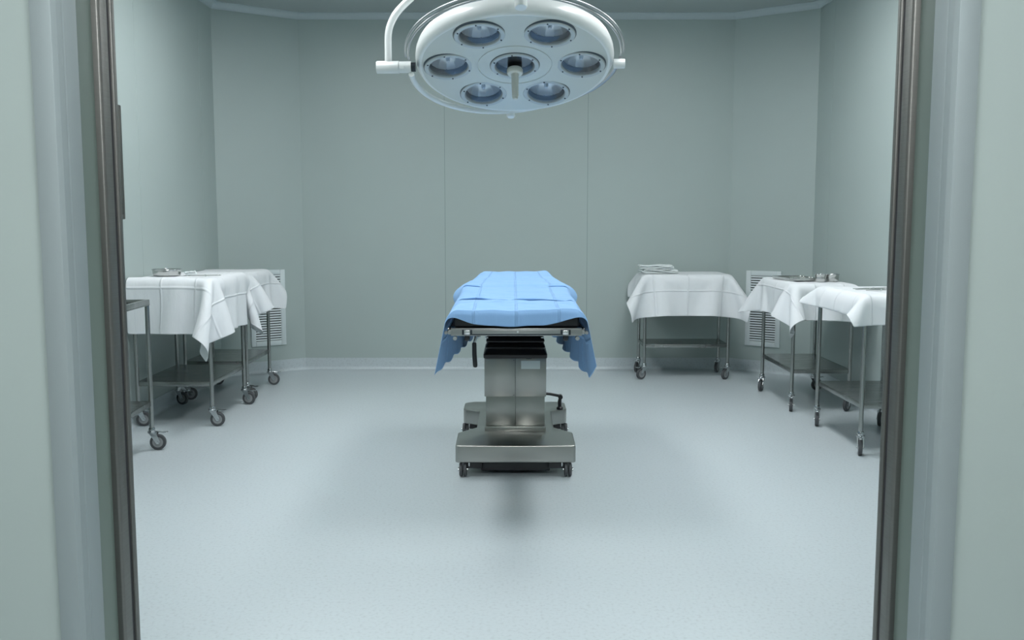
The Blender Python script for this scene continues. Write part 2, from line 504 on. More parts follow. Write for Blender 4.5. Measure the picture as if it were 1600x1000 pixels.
def trolley(label, x0, x1, y0, y1, h, shelf, casters, rot=0, rim=False):
    """four leg axes at x0..x1, y0..y1; top surface at h"""
    cx, cy = (x0 + x1) / 2, (y0 + y1) / 2
    a, b = (x1 - x0) / 2, (y1 - y0) / 2
    t = thing('instrument_trolley', label, 'trolley', (cx, cy, 0), rot, 'steel instrument trolleys')
    bm = B()
    e = .0125
    if rim:
        add_box(bm, -a - e, a + e, -b - e, b + e, h - .030, h - .026)
        for s in (-1, 1):
            add_box(bm, s * a - e, s * a + e, -b - e, b + e, h - .034, h, .003)
            add_box(bm, -a + e, a - e, s * b - e, s * b + e, h - .034, h, .003)
    else:
        add_box(bm, -a - .0125, a + .0125, -b - .0125, b + .0125, h - .032, h - .001, .011)
    obj('tabletop', bm, M['sheet'], t)
    bm = B()
    add_box(bm, -a, a, -b, b, shelf - .004, shelf, 0)
    for s in (-1, 1):
        add_box(bm, s * a - .004, s * a + .004, -b, b, shelf - .028, shelf, .0015)
        add_box(bm, -a, a, s * b - .004, s * b + .004, shelf - .028, shelf, .0015)
    obj('shelf', bm, M['sheet'], t)
    for (sx, sy), rz in zip(((-1, -1), (1, -1), (1, 1), (-1, 1)), casters):
        bm = B(); cyl(bm, (sx * a, sy * b, .12), (sx * a, sy * b, h - .03), .0128, 16)
        obj('leg', bm, M['steel'], t)
        place_caster(t, sx * a, sy * b, rz - rot)
    return t

LE = dict(x0=-2.375, x1=-1.905, y0=5.93, y1=6.655)
LF = dict(x0=-2.375, x1=-1.93, y0=6.82, y1=7.46)
RA = dict(x0=1.092, x1=1.78, y0=7.745, y1=8.105)
RB = dict(x0=1.925, x1=2.32, y0=6.435, y1=7.205)
RC = dict(x0=1.95, x1=2.36, y0=5.205, y1=5.965)
trolley('steel trolley under a white cloth against the left wall, basin on top', **LE, h=.930, shelf=.285, casters=(.1, .05, -.1, -.3))
trolley('steel trolley under a white cloth in the far left corner beside the vent', **LF, h=.91, shelf=.285, casters=(.2, -.2, .1, .4))
trolley('steel trolley under a white cloth by the back wall, folded towels on top', **RA, h=.852, shelf=.288, casters=(3.7, 3.9, 4.2, 4.2))
trolley('steel trolley under a white cloth at right, bowls and instrument tray on top', **RB, h=.862, shelf=.285, casters=(4.4, 4.0, .3, 4.2))
trolley('steel trolley under a short white cloth, partly behind the right door jamb', **RC, h=.878, shelf=.285, casters=(4.4, 4.0, 4.2, 4.45))
trolley('bare steel trolley without a cloth, partly behind the left door jamb', x0=-2.40, x1=-2.03, y0=4.60, y1=5.29, h=.86, shelf=.282, casters=(0, .2, .1, 0), rot=.06, rim=True)

# ------------------------------------------------------------------ draped cloths (small position based cloth solver)
BEND = .03
def drape(x0, x1, y0, y1, h, dl, dr, dn, df, yaw=0., seed=1, planes=(), nudge=(), res=.02, steps=1500, shift=(0, 0), corner_r=.013):
    """a rectangular cloth laid over a box top, overhanging by dl, dr, dn (near), df (far)"""
    rng = np.random.default_rng(seed)
    cx, cy = (x0 + x1) / 2, (y0 + y1) / 2
    a, b = (x1 - x0) / 2, (y1 - y0) / 2
    us = np.linspace(-a - dl, a + dr, int((2 * a + dl + dr) / res) + 1)
    vs = np.linspace(-b - dn, b + df, int((2 * b + dn + df) / res) + 1)
    U, V = np.meshgrid(us, vs, indexing='ij')
    nu, nv = U.shape
    ca, sa = math.cos(yaw), math.sin(yaw)
    X = np.stack([U * ca - V * sa + shift[0], U * sa + V * ca + shift[1], np.full(U.shape, h + .004)], -1)
    X[..., 2] += rng.normal(0, .0015, U.shape)
    Vv = np.zeros_like(X)
    inside = (np.abs(X[..., 0]) < a * .6) & (np.abs(X[..., 1]) < b * .6)
    W = np.where(inside, 0., 1.)[..., None]
    du, dv = us[1] - us[0], vs[1] - vs[0]
    dg = math.hypot(du, dv)
    cons = []
    def add(sl1, sl2, L, comp): cons.append((sl1, sl2, L, comp))
    for p in (0, 1):
        n = (nu - p) // 2 * 2
        add((slice(p, p + n, 2), slice(None)), (slice(p + 1, p + n, 2), slice(None)), du, 0.)
        n = (nv - p) // 2 * 2
        add((slice(None), slice(p, p + n, 2)), (slice(None), slice(p + 1, p + n, 2)), dv, 0.)
    for p in (0, 1):
        n = (nu - p) // 2 * 2
        r0, r1 = slice(p, p + n, 2), slice(p + 1, p + n, 2)
        add((r0, slice(0, nv - 1)), (r1, slice(1, nv)), dg, 2e-5)
        add((r0, slice(1, nv)), (r1, slice(0, nv - 1)), dg, 2e-5)
    for k, cb in ((2, BEND), (4, 4 * BEND)):
        for p in range(k):
            i0 = np.arange(p, nu - k, 2 * k)
            for q in (0,):
                idx = np.concatenate([np.arange(s, nu - k, 2 * k) for s in (p,)])
                if len(idx): add((idx, slice(None)), (idx + k, slice(None)), k * du, cb)
                idx2 = np.arange(p + k, nu - k, 2 * k)
                if len(idx2): add((idx2, slice(None)), (idx2 + k, slice(None)), k * du, cb)
            idx = np.arange(p, nv - k, 2 * k)
            if len(idx): add((slice(None), idx), (slice(None), idx + k), k * dv, cb)
            idx = np.arange(p + k, nv - k, 2 * k)
            if len(idx): add((slice(None), idx), (slice(None), idx + k), k * dv, cb)
    dt = 1 / 500.
    r = corner_r
    F = np.zeros_like(X)
    for sx, sy, fx, fy in nudge:            # a sideways pull on one hanging corner while it settles
        q = ((U * sx > a) & (V * sy > b))
        F[q] += np.array([fx, fy, 0.])
    for it in range(steps):
        Vv[..., 2] -= 9.8 * dt
        if it > 300: Vv += F * dt
        Vv *= (1 - 1.6 * dt)
        P = X.copy()
        X = X + Vv * dt * W
        for s1, s2, L, comp in cons:
            d = X[s2] - X[s1]
            l = np.sqrt((d * d).sum(-1, keepdims=True)) + 1e-12
            w1, w2 = W[s1], W[s2]
            ws = w1 + w2 + comp / dt ** 2 * 1e-3
            c = d * ((l - L) / l / np.maximum(ws, 1e-9))
            X[s1] += c * w1; X[s2] -= c * w2
        # rounded box: half sizes a, b, top at h, sides going straight down
        qx = np.abs(X[..., 0]) - (a - r); qy = np.abs(X[..., 1]) - (b - r); qz = X[..., 2] - (h - r)
        mx, my, mz = np.maximum(qx, 0), np.maximum(qy, 0), np.maximum(qz, 0)
        out = np.sqrt(mx * mx + my * my + mz * mz)
        # deep inside: push to top
        near = (out > 1e-9) & (out < r + .002)
        sc = np.where(near, (r + .002) / np.maximum(out, 1e-9), 1.)
        X[..., 0] = np.where(near & (qx > 0), np.sign(X[..., 0]) * (a - r + mx * sc), X[..., 0])
        X[..., 1] = np.where(near & (qy > 0), np.sign(X[..., 1]) * (b - r + my * sc), X[..., 1])
        X[..., 2] = np.where(near & (qz > 0), h - r + mz * sc, X[..., 2])
        deep = (qx <= 0) & (qy <= 0) & (qz <= 0)
        if deep.any():
            m = np.maximum(np.maximum(qx, qy), qz)
            kx = deep & (m == qx); ky = deep & (m == qy) & ~kx; kz = deep & ~kx & ~ky
            X[..., 0] = np.where(kx, np.sign(X[..., 0]) * (a + .002), X[..., 0])
            X[..., 1] = np.where(ky, np.sign(X[..., 1]) * (b + .002), X[..., 1])
            X[..., 2] = np.where(kz, h + .002, X[..., 2])
        for ax, sgn, lim in planes:
            k = min(1., max(0., (it - 350) / 350.))
            lim2 = lim - (cx if ax == 0 else cy) - sgn * .5 * (1 - k)
            if sgn > 0: X[..., ax] = np.maximum(X[..., ax], lim2)
            else: X[..., ax] = np.minimum(X[..., ax], lim2)
        Vv = (X - P) / dt
        fr = (near | deep)[..., None]
        Vv = np.where(fr, Vv * (1 - 8 * dt), Vv)
        sp = np.sqrt((Vv * Vv).sum(-1, keepdims=True))
        Vv *= np.minimum(1, 2.5 / np.maximum(sp, 1e-9))
        if it > steps * .75: Vv *= .99
    return X + np.array([cx, cy, 0]), nu, nv

def grid_mesh(name, X, nu, nv, m, solid=.0022, sub=1):
    me = bpy.data.meshes.new(name)
    vs = X.reshape(-1, 3)
    org = Vector((float(vs[:, 0].mean()), float(vs[:, 1].mean()), float(vs[:, 2].max())))
    vs = vs - np.array(org)
    fs = [(i * nv + j, (i + 1) * nv + j, (i + 1) * nv + j + 1, i * nv + j + 1) for i in range(nu - 1) for j in range(nv - 1)]
    me.from_pydata([tuple(map(float, v)) for v in vs], [], fs)
    uvl = me.uv_layers.new(name='UVMap')
    for lp in me.loops:
        i, j = divmod(lp.vertex_index, nv)
        uvl.data[lp.index].uv = (i / (nu - 1), j / (nv - 1))
    for p in me.polygons: p.use_smooth = True
    me.materials.append(m)
    o = bpy.data.objects.new(name, me)
    o.location = org
    COL.objects.link(o)
    if sub:
        s = o.modifiers.new('smooth', 'SUBSURF'); s.levels = sub; s.render_levels = sub
    s = o.modifiers.new('thickness', 'SOLIDIFY'); s.thickness = solid; s.offset = 1
    return o

def tablecloth(label, T, h, dl, dr, dn, df, **k):
    e = .024
    X, nu, nv = drape(T['x0'] - e, T['x1'] + e, T['y0'] - e, T['y1'] + e, h + .006, dl, dr, dn, df, **k)
    o = grid_mesh('tablecloth', X, nu, nv, M['cloth'])
    return tag(o, label, 'tablecloth', 'white cloths over the trolleys')

tablecloth('white cloth on the left wall trolley, its corner dangling in a point', LE, .930, .012, .345, .335, .05, seed=3,
           planes=((0, 1, XL + .01), (1, -1, 6.725)), nudge=((1, -1, -2.4, -.5), (1, 1, -4, 0)))
tablecloth('white cloth over the trolley in the far left corner', LF, .91, .012, .29, .29, .14, seed=4, planes=((0, 1, XL + .01), (1, 1, 6.74)), nudge=((1, -1, -6.3, 0),))
tablecloth('white cloth over the trolley at the back wall with towels on it', RA, .852, .20, .20, .325, .09, seed=5, planes=((1, -1, YB - .015),))
tablecloth('white cloth under the bowls and instrument tray on the right', RB, .862, .235, .10, .24, .2, seed=6, planes=((0, -1, XR - .01), (1, 1, 6.06)), nudge=((-1, -1, 2.8, 0),))
tablecloth('short white cloth on the trolley beside the right door jamb', RC, .878, .115, .06, .15, .08, seed=8, planes=((0, -1, XR - .01),))

# ------------------------------------------------------------------ things lying on the cloths
def forceps(label, x, y, z, L, rz, kind='forceps', rings=False, grp=None):
    t = thing(kind, label, kind, (x, y, z), rz, grp)
    for s in (-1, 1):
        bm = B()
        pts = [(0, s * .002, .004), (L * .25, s * .0035, .006), (L * .45, s * .001, .006), (L * .75, s * .012, .007), (L * .86, s * .016, .008)]
        add_tube(bm, pts, [.0018, .003, .004, .003, .0026], 8)
        if rings:
            c = (L * .93, s * .024)
            add_tube(bm, [(c[0] + .016 * math.cos(q), c[1] + .012 * math.sin(q), .009 + .004 * math.cos(q)) for q in [2 * PI * k / 20 for k in range(20)]], .0026, 8, True)
        obj('blade', bm, M['tray'], t)
    bm = B(); add_lathe(bm, [(0, .0), (.005, .0), (.005, .012), (0, .012)], 12, Matrix.Translation((L * .45, 0, 0))); obj('pivot_screw', bm, M['screw'], t)
    return t

def bowl(name, label, cat, x, y, z, r, h, oval=1., rz=0):
    t = thing(name, label, cat, (x, y, z), rz)
    bm = B()
    add_lathe(bm, [(0, 0), (r * .88, 0), (r * .93, .004), (r * .96, h * .5), (r * .97, h - .002), (r * 1.0, h), (r * 1.0, h + .002), (r * .955, h), (r * .93, h * .5), (r * .90, .006), (r * .84, .003), (0, .003)], 40, Matrix.Diagonal((1, oval, 1, 1)), False)
    obj('body', bm, M['tray'], t, 50)
    bm = B()
    add_tube(bm, [(r * 1.0 * math.cos(q), oval * r * math.sin(q), h) for q in [2 * PI * k / 40 for k in range(40)]], .0026, 8, True)
    obj('rim', bm, M['chrome'], t)
    return t

ZE, ZB, ZC, ZA = .930 + .016, .862 + .016, .878 + .016, .852 + .016
bowl('basin', 'shallow round steel basin on the left wall trolley', 'basin', -2.245, 6.16, ZE, .092, .040)
# folded gauze beside the basin
def folded(name, label, cat, x, y, z, w, d, layers, th, rz, seed, m, grp=None):
    """a folded cloth: a zigzag of layers in section, with soft bulging folds"""
    rng = random.Random(seed)
    bm = B()
    pts = []
    gap = th * 1.9
    for k in range(layers):
        zz = th + k * gap
        xs = [-w / 2 + rng.uniform(0, .01) + w * q / 14 for q in range(15)]
        if k % 2: xs = xs[::-1]
        for q in xs: pts.append((q, zz + .0022 * math.sin(q * 38 + k * 2.1 + seed) * (.4 + .3 * k)))
        if k < layers - 1:
            e = xs[-1]; sg = 1 if k % 2 == 0 else -1
            for a in (-.9, -.3, .3, .9): pts.append((e + sg * (gap * .55 + .004) * math.cos(a), zz + gap / 2 + gap / 2 * math.sin(a)))
    n = 18
    rows = []
    for i in range(n + 1):
        yy = -d / 2 + d * i / n
        e = max(0, abs(i / n - .5) * 2 - .85) / .15
        row = []
        for j, (px, pz) in enumerate(pts):
            row.append(bm.verts.new((px + .004 * math.sin(yy * 25 + pz * 90), yy + .006 * math.sin(pz * 200 + px * 12), pz * (1 + .16 * math.sin(px * 19 + seed) * math.cos(yy * 11 + seed)) - .15 * e * pz * 0)))
        rows.append(row)
    uvl = bm.loops.layers.uv.new('UVMap')
    for a, b in zip(rows, rows[1:]):
        for k in range(len(pts) - 1):
            f = bm.faces.new((a[k], a[k + 1], b[k + 1], b[k]))
            for lp, uv in zip(f.loops, ((.3, .3), (.35, .3), (.35, .35), (.3, .35))): lp[uvl].uv = uv
    o = obj(name, bm, m, None, 180, (x, y, z))
    o.rotation_euler = (0, 0, rz)
    s = o.modifiers.new('thickness', 'SOLIDIFY'); s.thickness = th * 1.5; s.offset = 0
    s = o.modifiers.new('smooth', 'SUBSURF'); s.levels = 1; s.render_levels = 1
    return tag(o, label, cat, grp)

folded('gauze', 'small folded white gauze between the steel basin and the forceps', 'gauze', -2.115, 6.20, ZE, .06, .08, 3, .005, .3, 2, M['towel'])
forceps('long thin steel forceps lying on the left wall trolley', -2.07, 6.05, ZE, .24, .05, 'forceps')
folded('folded_towel', 'thick folded white towel, lower of the two on the back trolley', 'towel', 1.215, 7.885, ZA, .275, .22, 4, .0046, .03, 5, M['towel'], 'folded towels on the back trolley')
folded('folded_towel', 'rumpled folded white towel, upper of the two on the back trolley', 'towel', 1.195, 7.885, ZA + .039, .255, .20, 3, .0052, -.06, 9, M['towel'], 'folded towels on the back trolley')

# right trolley with tray, bowls
t = thing('instrument_tray', 'flat steel tray of instruments beside the bowls on the right trolley', 'tray', (2.04, 6.80, ZB + .004), .1)
bm = B()
add_box(bm, -.11, .11, -.16, .16, 0, .003)
for s in (-1, 1):
    add_box(bm, s * .11 - .002, s * .11 + .002, -.16, .16, 0, .016); add_box(bm, -.11, .11, s * .16 - .002, s * .16 + .002, 0, .016)
obj('body', bm, M['tray'], t)
bm = B()
add_tube(bm, [(-.11, -.16, .016), (.11, -.16, .016), (.11, .16, .016), (-.11, .16, .016)], .003, 8, True)
obj('rim', bm, M['chrome'], t)
for k, (dx, dy, rz, lab) in enumerate(((-.08, -.10, .1, 'steel forceps nearest the front of the instrument tray'), (-.06, -.03, -.12, 'steel forceps crossing the middle of the instrument tray'),
                                       (-.09, .06, .16, 'steel forceps at the back of the instrument tray'))):
    forceps(lab, 2.04 + dx, 6.80 + dy, ZB + .010, .17, rz, 'forceps', k != 1, 'forceps in the instrument tray')
bowl('gallipot', 'small upright steel cup beside the instrument tray on the right trolley', 'cup', 2.15, 6.60, ZB, .036, .052)
bowl('bowl', 'round steel bowl behind the small steel cup on the right trolley', 'bowl', 2.245, 6.66, ZB, .055, .048)
# near right trolley
forceps('long steel forceps furthest back on the near right trolley', 2.03, 5.63, ZC, .27, .0, 'forceps', True)
forceps('steel scissors with finger rings on the near right trolley', 2.06, 5.50, ZC, .20, .06, 'scissors', True)
forceps('short steel forceps at the front of the near right trolley', 2.02, 5.56, ZC, .19, -.03, 'forceps', False)

# ------------------------------------------------------------------ operating table
OX, OY = .018, 5.30
ot = thing('operating_table', 'stainless steel operating table on a pedestal in the middle of the room', 'operating table', (OX, OY, 0))
def rect(a, y0, y1): return [(-a, y0), (a, y0), (a, y1), (-a, y1)]
half = [(.296, -.59), (.306, -.58), (.308, -.29), (.212, -.16), (.212, .285), (.300, .345), (.312, .37), (.312, .54), (.26, .585)]
poly = half + [(-x, y) for x, y in half[::-1]]
bm = B(); add_prism(bm, poly, .077, .167, .007, None, 3); obj('base', bm, M['col'], ot)
bm = B()
add_box(bm, -.166, .166, -.262, .20, .166, .192, .003)
obj('skirt', bm, M['col'], ot)
bm = B()
for x0, x1 in ((-.159, -.0006), (.0006, .159)): add_box(bm, x0, x1, -.250, .19, .192, .36, .0012)
obj('lower_column', bm, M['col'], ot)
bm = B()
for x0, x1 in ((-.1665, -.0006), (.0006, .1665)): add_box(bm, x0, x1, -.258, .198, .357, .565, .0012)
up = obj('upper_column', bm, M['col'], ot)
bm = B()
for px, pz in ((-.008, .555), (-.008, .365)): add_lathe(bm, [(0, 0), (.0022, 0), (.0022, .002), (0, .002)], 10, Matrix.Translation((px, -.2575, pz)) @ Matrix.Rotation(PI / 2, 4, 'X'))
add_box(bm, .058, .086, -.2595, -.2575, .5615, .5640)
obj('rivet', bm, M['screw_dark'], up)
bm = B(); add_box(bm, .031, .133, -.2592, -.2578, .507, .552, .0006); lb = obj('label_plate', bm, M['label'], up); lb['label'] = 'pale blank label plate'
# black cap and bellows
def loft(bm, secs):
    """stack of rounded rectangles (half x, half y, z), centred at y=-.03"""
    rings = []
    for hx, hy, z in secs:
        c = .018; ring = []
        for (sx, sy), a0 in (((1, -1), -PI / 2), ((1, 1), 0), ((-1, 1), PI / 2), ((-1, -1), PI)):
            for k in range(5):
                a = a0 + PI / 2 * k / 4
                ring.append(bm.verts.new((sx * (hx - c) + c * math.cos(a), -.03 + sy * (hy - c) + c * math.sin(a), z)))
        rings.append(ring)
    for a, b in zip(rings, rings[1:]):
        n = len(a)
        for k in range(n): bm.faces.new((a[k], a[(k + 1) % n], b[(k + 1) % n], b[k]))
    bm.faces.new(rings[0][::-1]); bm.faces.new(rings[-1])
bm = B(); loft(bm, [(.170, .232, .564), (.172, .234, .568), (.172, .234, .584), (.168, .230, .588), (.158, .220, .612)]); obj('column_cap', bm, M['black'], ot)
bm = B()
secs = [(.150, .212, .606)]
for k in range(4):
    z = .612 + k * .035
    secs += [(.158 - k * .002, .22, z + .004), (.160 - k * .002, .222, z + .010), (.152 - k * .002, .214, z + .026), (.146, .206, z + .031)]
secs += [(.148, .208, .765)]
loft(bm, secs); obj('bellows', bm, M['vinyl'], ot)
bm = B()
for s in (-1, 1): add_box(bm, s * .150 - .012, s * .150 + .004, -.245, -.232, .672, .680, .002)
obj('bellows_clip', bm, M['chrome'], ot)
bm = B(); add_box(bm, -.146, .146, -.24, .19, .752, .83, .01); obj('saddle', bm, M['black'], ot)
# top frame, rails and mattress
bm = B()
add_box(bm, -.255, .255, -1.375, -.02, .830, .858, .004)
add_box(bm, -.18, .18, .0, .54, .815, .858, .004)
obj('table_frame', bm, M['black'], ot)
bm = B()
add_box(bm, -.272, .272, -1.402, -1.380, .8255, .8575, .0015)
rail = obj('end_rail', bm, M['bar'], ot)
bm = B(); add_box(bm, -.195, .195, -1.4045, -1.4015, .8345, .8515, .001); obj('slot_bar', bm, M['bar'], rail)
bm = B(); add_box(bm, -.195, .195, -1.4035, -1.4015, .8285, .8335, .0); obj('slot_shadow_gap', bm, M['screw_dark'], rail)
for s in (-1, 1):
    bm = B()
    add_box(bm, s * .204 - .021, s * .204 + .021, -1.407, -1.4015, .8295, .8515, .001)
    blk = obj('clamp_block', bm, M['screw_dark'], rail)
    bm = B(); add_box(bm, s * .204 - .0125, s * .204 + .0125, -1.4115, -1.4065, .832, .850, .0015); obj('clamp_plate', bm, M['screw'], rail)
bm = B(); add_lathe(bm, [(0, 0), (.0045, 0), (.0045, .003), (0, .003)], 14, Matrix.Translation((.006, -1.4045, .843)) @ Matrix.Rotation(PI / 2, 4, 'X')); obj('screw', bm, M['screw'], rail)
for s in (-1, 1):
    bm = B()
    add_box(bm, s * .285 - .004, s * .285 + .004, -1.36, -.03, .828, .853, .001)
    for y in (-1.25, -.7, -.2): cyl(bm, (s * .25, y, .84), (s * .283, y, .84), .008, 10)
    sr = obj('side_rail', bm, M['chrome'], ot)
    bm = B()
    add_box(bm, s * .277 - .006, s * .277 + .006, -1.40, -1.36, .831, .850, .002)
    cyl(bm, (s * .292, -1.40, .838), (s * .292, -1.375, .838), .007, 12)
    cyl(bm, (s * .278, -1.405, .842), (s * .278, -1.38, .842), .006, 12)
    obj('rail_stop', bm, M['bar'], sr)
    bm = B()
    cyl(bm, (s * .262, -1.27, .83), (s * .262, -1.27, .800), .006, 10)
    cyl(bm, (s * .262, -1.285, .800), (s * .262, -1.255, .800), .009, 12)
    obj('rail_knob', bm, M['chrome'], sr)
    bm = B()
    cyl(bm, (s * .240, -1.15, .83), (s * .240, -1.15, .807), .006, 10)
    cyl(bm, (s * .232, -1.15, .810), (s * .252, -1.15, .805), .007, 12)
    obj('rail_knob', bm, M['chrome'], sr)
    bm = B()
    add_box(bm, s * .206 - .0105, s * .206 + .0105, -1.385, -1.36, .802, .830, .006)
    obj('foot_catch', bm, M['black'], ot)
bm = B()
cyl(bm, (-.155, -1.33, .815), (-.172, -1.345, .812), .008, 12)
cyl(bm, (-.168, -1.345, .818), (-.176, -1.35, .790), .006, 12)
ax = obj('lever_shaft', bm, M['chrome'], ot)
bm = B()
add_tube(bm, [(-.1765, -1.35, .792), (-.1765, -1.35, .788), (-.176, -1.35, .74), (-.173, -1.35, .695), (-.1725, -1.35, .688), (-.1725, -1.35, .685)], [.006, .0095, .0098, .0098, .0085, .004], 14)
obj('lever_grip', bm, M['black'], ax)
for y0, y1, z0, z1, hw in ((-1.39, -.985, .858, .926, .262), (-.978, -.16, .858, .922, .262), (-.15, .55, .858, .930, .185)):
    bm = B(); add_box(bm, -hw, hw, y0, y1, z0, z1, .012, None, 3)
    if y0 > -.2:
        for v in bm.verts: v.co.z += max(0, (v.co.y + .15)) * .045
    obj('mattress_section', bm, M['vinyl'], ot)
# undercarriage
bm = B(); add_box(bm, -.176, .176, -.55, .35, .026, .080, .004); obj('battery_box', bm, M['black'], ot)
for s in (-1, 1):
    bm = B()
    add_box(bm, s * .215 - .045, s * .215 + .045, -.575, -.40, .044, .078, .003)
    add_box(bm, s * .225 - .05, s * .225 + .05, .32, .50, .05, .078, .003)
    obj('axle_bracket', bm, M['black'], ot)
for sx, sy in ((-1, -.56), (1, -.56), (-1, .385), (1, .385)):
    xx = sx * (.268 if sy < 0 else .30)
    bm = B()
    for o_ in (-.0105, .0105):
        add_lathe(bm, [(0, -.0085), (.030, -.0085), (.036, -.005), (.036, .005), (.030, .0085), (0, .0085)], 28, Matrix.Translation((xx + o_, sy, .036)) @ Matrix.Rotation(PI / 2, 4, 'Y'))
    add_box(bm, xx - .004, xx + .004, sy - .02, sy + .02, .04, .078, .002)
    w = obj('caster', bm, M['rubber'], ot)
    bm = B()
    cyl(bm, (xx - .026, sy, .036), (xx + .026, sy, .036), .010, 12)
    cyl(bm, (xx - sx * .031, sy - .01, .055), (xx - sx * .031, sy - .01, .075), .006, 10)
    obj('axle', bm, M['screw'], w)
# pump pedal at the back
bm = B()
add_tube(bm, [(.12, .30, .275), (.21, .33, .262), (.262, .34, .250), (.276, .34, .238)], .0085, 12)
cyl(bm, (.274, .325, .243), (.274, .36, .243), .014, 14)
add_tube(bm, [(.274, .34, .24), (.270, .34, .215), (.271, .34, .166)], [.009, .012, .010], 12)
add_lathe(bm, [(0, 0), (.020, 0), (.020, .012), (.012, .018), (0, .018)], 16, Matrix.Translation((.271, .34, .166)))
obj('crank_lever', bm, M['black'], ot)

# the blue drape over it
def interp(x, xs, ys): return float(np.interp(x, xs, ys))
def drape_blue():
    ys = np.unique(np.concatenate([np.linspace(-1.402, .60, 84), np.linspace(-1.04, -.93, 19), np.linspace(-.24, -.06, 13)]))
    nflap = 8
    US = np.concatenate([np.linspace(-1, -.60, 22), np.linspace(-.60, .60, 45)[1:-1], np.linspace(.60, 1, 22)])
    rows = []
    kY = [-1.402, -.985, -.30, -.17, -.05, .16, .30, .60]
    kW = [.272, .275, .282, .288, .290, .272, .24, .207]
    kZ = [.934, .935, .940, .946, .950, .958, .968, .988]
    def prof(yl, u):
        W = interp(yl, kY, kW); Z = interp(yl, kY, kZ)
        s = 1 if u >= 0 else -1; au = abs(u)
        # hem of the hanging side
        f = (yl + 1.402) / 2.0
        hx = (.338 if s < 0 else .330) + (.245 - .338) * min(1, f)
        hz = (.664 if s < 0 else .690) + (.585 - .664) * min(1, f)
        if s > 0: hz = interp(yl, [-1.402, -1.33, -1.22, .6], [.700, .665, .618, .588])
        wing = max(0, min(1, (yl + .17) / .13, (.62 - yl) / .5))
        puck = .003 * math.sin(yl * 9 + u * 5) + .0022 * math.sin(yl * 23 - u * 8) + .0016 * math.sin(yl * 37 + u * 19 + 1)
        # cross crease by the joint of the mattress sections
        cr = .006 * math.exp(-((yl + 1.05) / .06) ** 2) + .005 * math.exp(-((yl + .90) / .06) ** 2)
        cr += -.007 * math.exp(-((yl + .16) / .02) ** 2) + .010 * math.exp(-((yl + .10) / .05) ** 2) * (.5 + .5 * math.cos(u * 5))
        cr += .004 * math.exp(-((yl + .62) / .05) ** 2) * math.cos(u * 3)
        # shallow hollow in front section between its edges
        cr += -.006 * math.exp(-((yl + 1.25) / .12) ** 2) * max(0, 1 - (au / .5) ** 2)
        if au <= .6:
            q = au / .6
            x = q * W
            edge = max(0, q - .9) / .1
            z = Z + cr * (1 - .5 * q ** 6) + puck - .012 * edge ** 2
        else:
            q = (au - .6) / .4
            shx = W + .012
            z0 = Z + (cr + puck) * .5 - .012
            # soft shoulder and then a hang with vertical pleats
            sh = min(1, q / .12)
            pl = (q ** .8)
            ple = .5 * math.sin(yl * 17 + s * .8) + .5 * abs(math.sin(yl * 8.5 + s)) * 1.2 - .3
            x = W + .018 * math.sin(sh * PI / 2) + (hx - W - .018) * q + .014 * pl * ple * min(1, .25 + f * 1.4)
            x += wing * (.062 * math.sin(min(1, q * 4) * PI / 2) * (1 - q))
            zz = .012 * math.sin(yl * 17 + s * .8 + 1.)
            hz2 = hz + zz * min(1, f * 6) * .6
            z = z0 - .018 * (1 - math.cos(sh * PI / 2)) - (z0 - .018 - hz2) * q ** (1 + .25 * wing)
        return s * x, z
    # flap over the front edge
    for k in range(nflap, 0, -1):
        row = []
        for u in US:
            x, z = prof(-1.402, u)
            au = abs(u)
            drop = interp(au, [0, .25, .40, .50, .57, .615, .64, 1], [.064, .063, .054, .040, .028, .014, .004, .002])
            q = k / nflap
            ang = min(1, q / .35) * PI / 2
            rr = min(.016, drop * .5)
            dy = -rr * math.sin(ang) - (.004 * q if q > .35 else 0)
            dz = -rr * (1 - math.cos(ang)) - (max(0, q - .35) / .65) * max(0, drop - rr)
            row.append((x, -1.402 + dy + .003 * math.sin(u * 9) * q * (au < .6), z + dz))
        rows.append(row)
    done = set()
    def lap(y0, amp, offs):
        # a lapped pleat: the cloth beyond the joint folds forward over the cloth before it
        for dy, dz in offs:
            row = []
            for u in US:
                x, z = prof(y0, u); m = amp(u)
                row.append((x, y0 + dy * (.3 + .7 * m) + .004 * math.sin(u * 6), z + dz * m))
            rows.append(row)
    OFFS = [(-.012, .001), (-.002, -.004), (.007, -.010), (.010, -.004), (.002, .004), (-.008, .007), (-.006, .011), (.004, .012), (.018, .008)]
    def amp1(u):
        a = min(1, abs(math.sin(u * 5.6 + .35)) * 2.4) * (.75 + .25 * math.sin(u * 13))
        return max(.05, a) if abs(u) < .55 else .08
    def amp2(u):
        return .9 * max(0, min(1, (abs(u) - .36) / .06)) if abs(u) < .58 else .05
    for yl in ys:
        if -1.0 < yl < -.955: 
            if 'a' not in done: lap(-.978, amp1, OFFS); done.add('a')
            continue
        if -.185 < yl < -.135:
            if 'b' not in done: lap(-.16, amp2, OFFS); done.add('b')
            continue
        rows.append([(prof(yl, u)[0], yl, prof(yl, u)[1]) for u in US])
    # the far end hangs a little way down
    for k in range(1, 7):
        row = []
        for u in US:
            x, z = prof(.60, u); q = k / 6
            row.append((x, .60 + .02 * math.sin(min(1, q * 3) * PI / 2), z - (.14 * q if abs(u) <= .62 else .0)))
        rows.append(row)
    X = np.array(rows) + np.array([OX, OY, 0])
    X = np.ascontiguousarray(np.swapaxes(X, 0, 1))
    o = grid_mesh('surgical_drape', X, X.shape[0], X.shape[1], M['drape'], .0016, 1)
    nv = X.shape[1]; uvl = o.data.uv_layers[0]
    for lp in o.data.loops:
        i, j = divmod(lp.vertex_index, nv)
        uvl.data[lp.index].uv = ((US[i] / .39 + 4) / 8, (X[i, j, 1] - OY + 1.402) / 2.7)
    return tag(o, 'light blue surgical drape spread over the operating table, sides hanging down', 'drape')
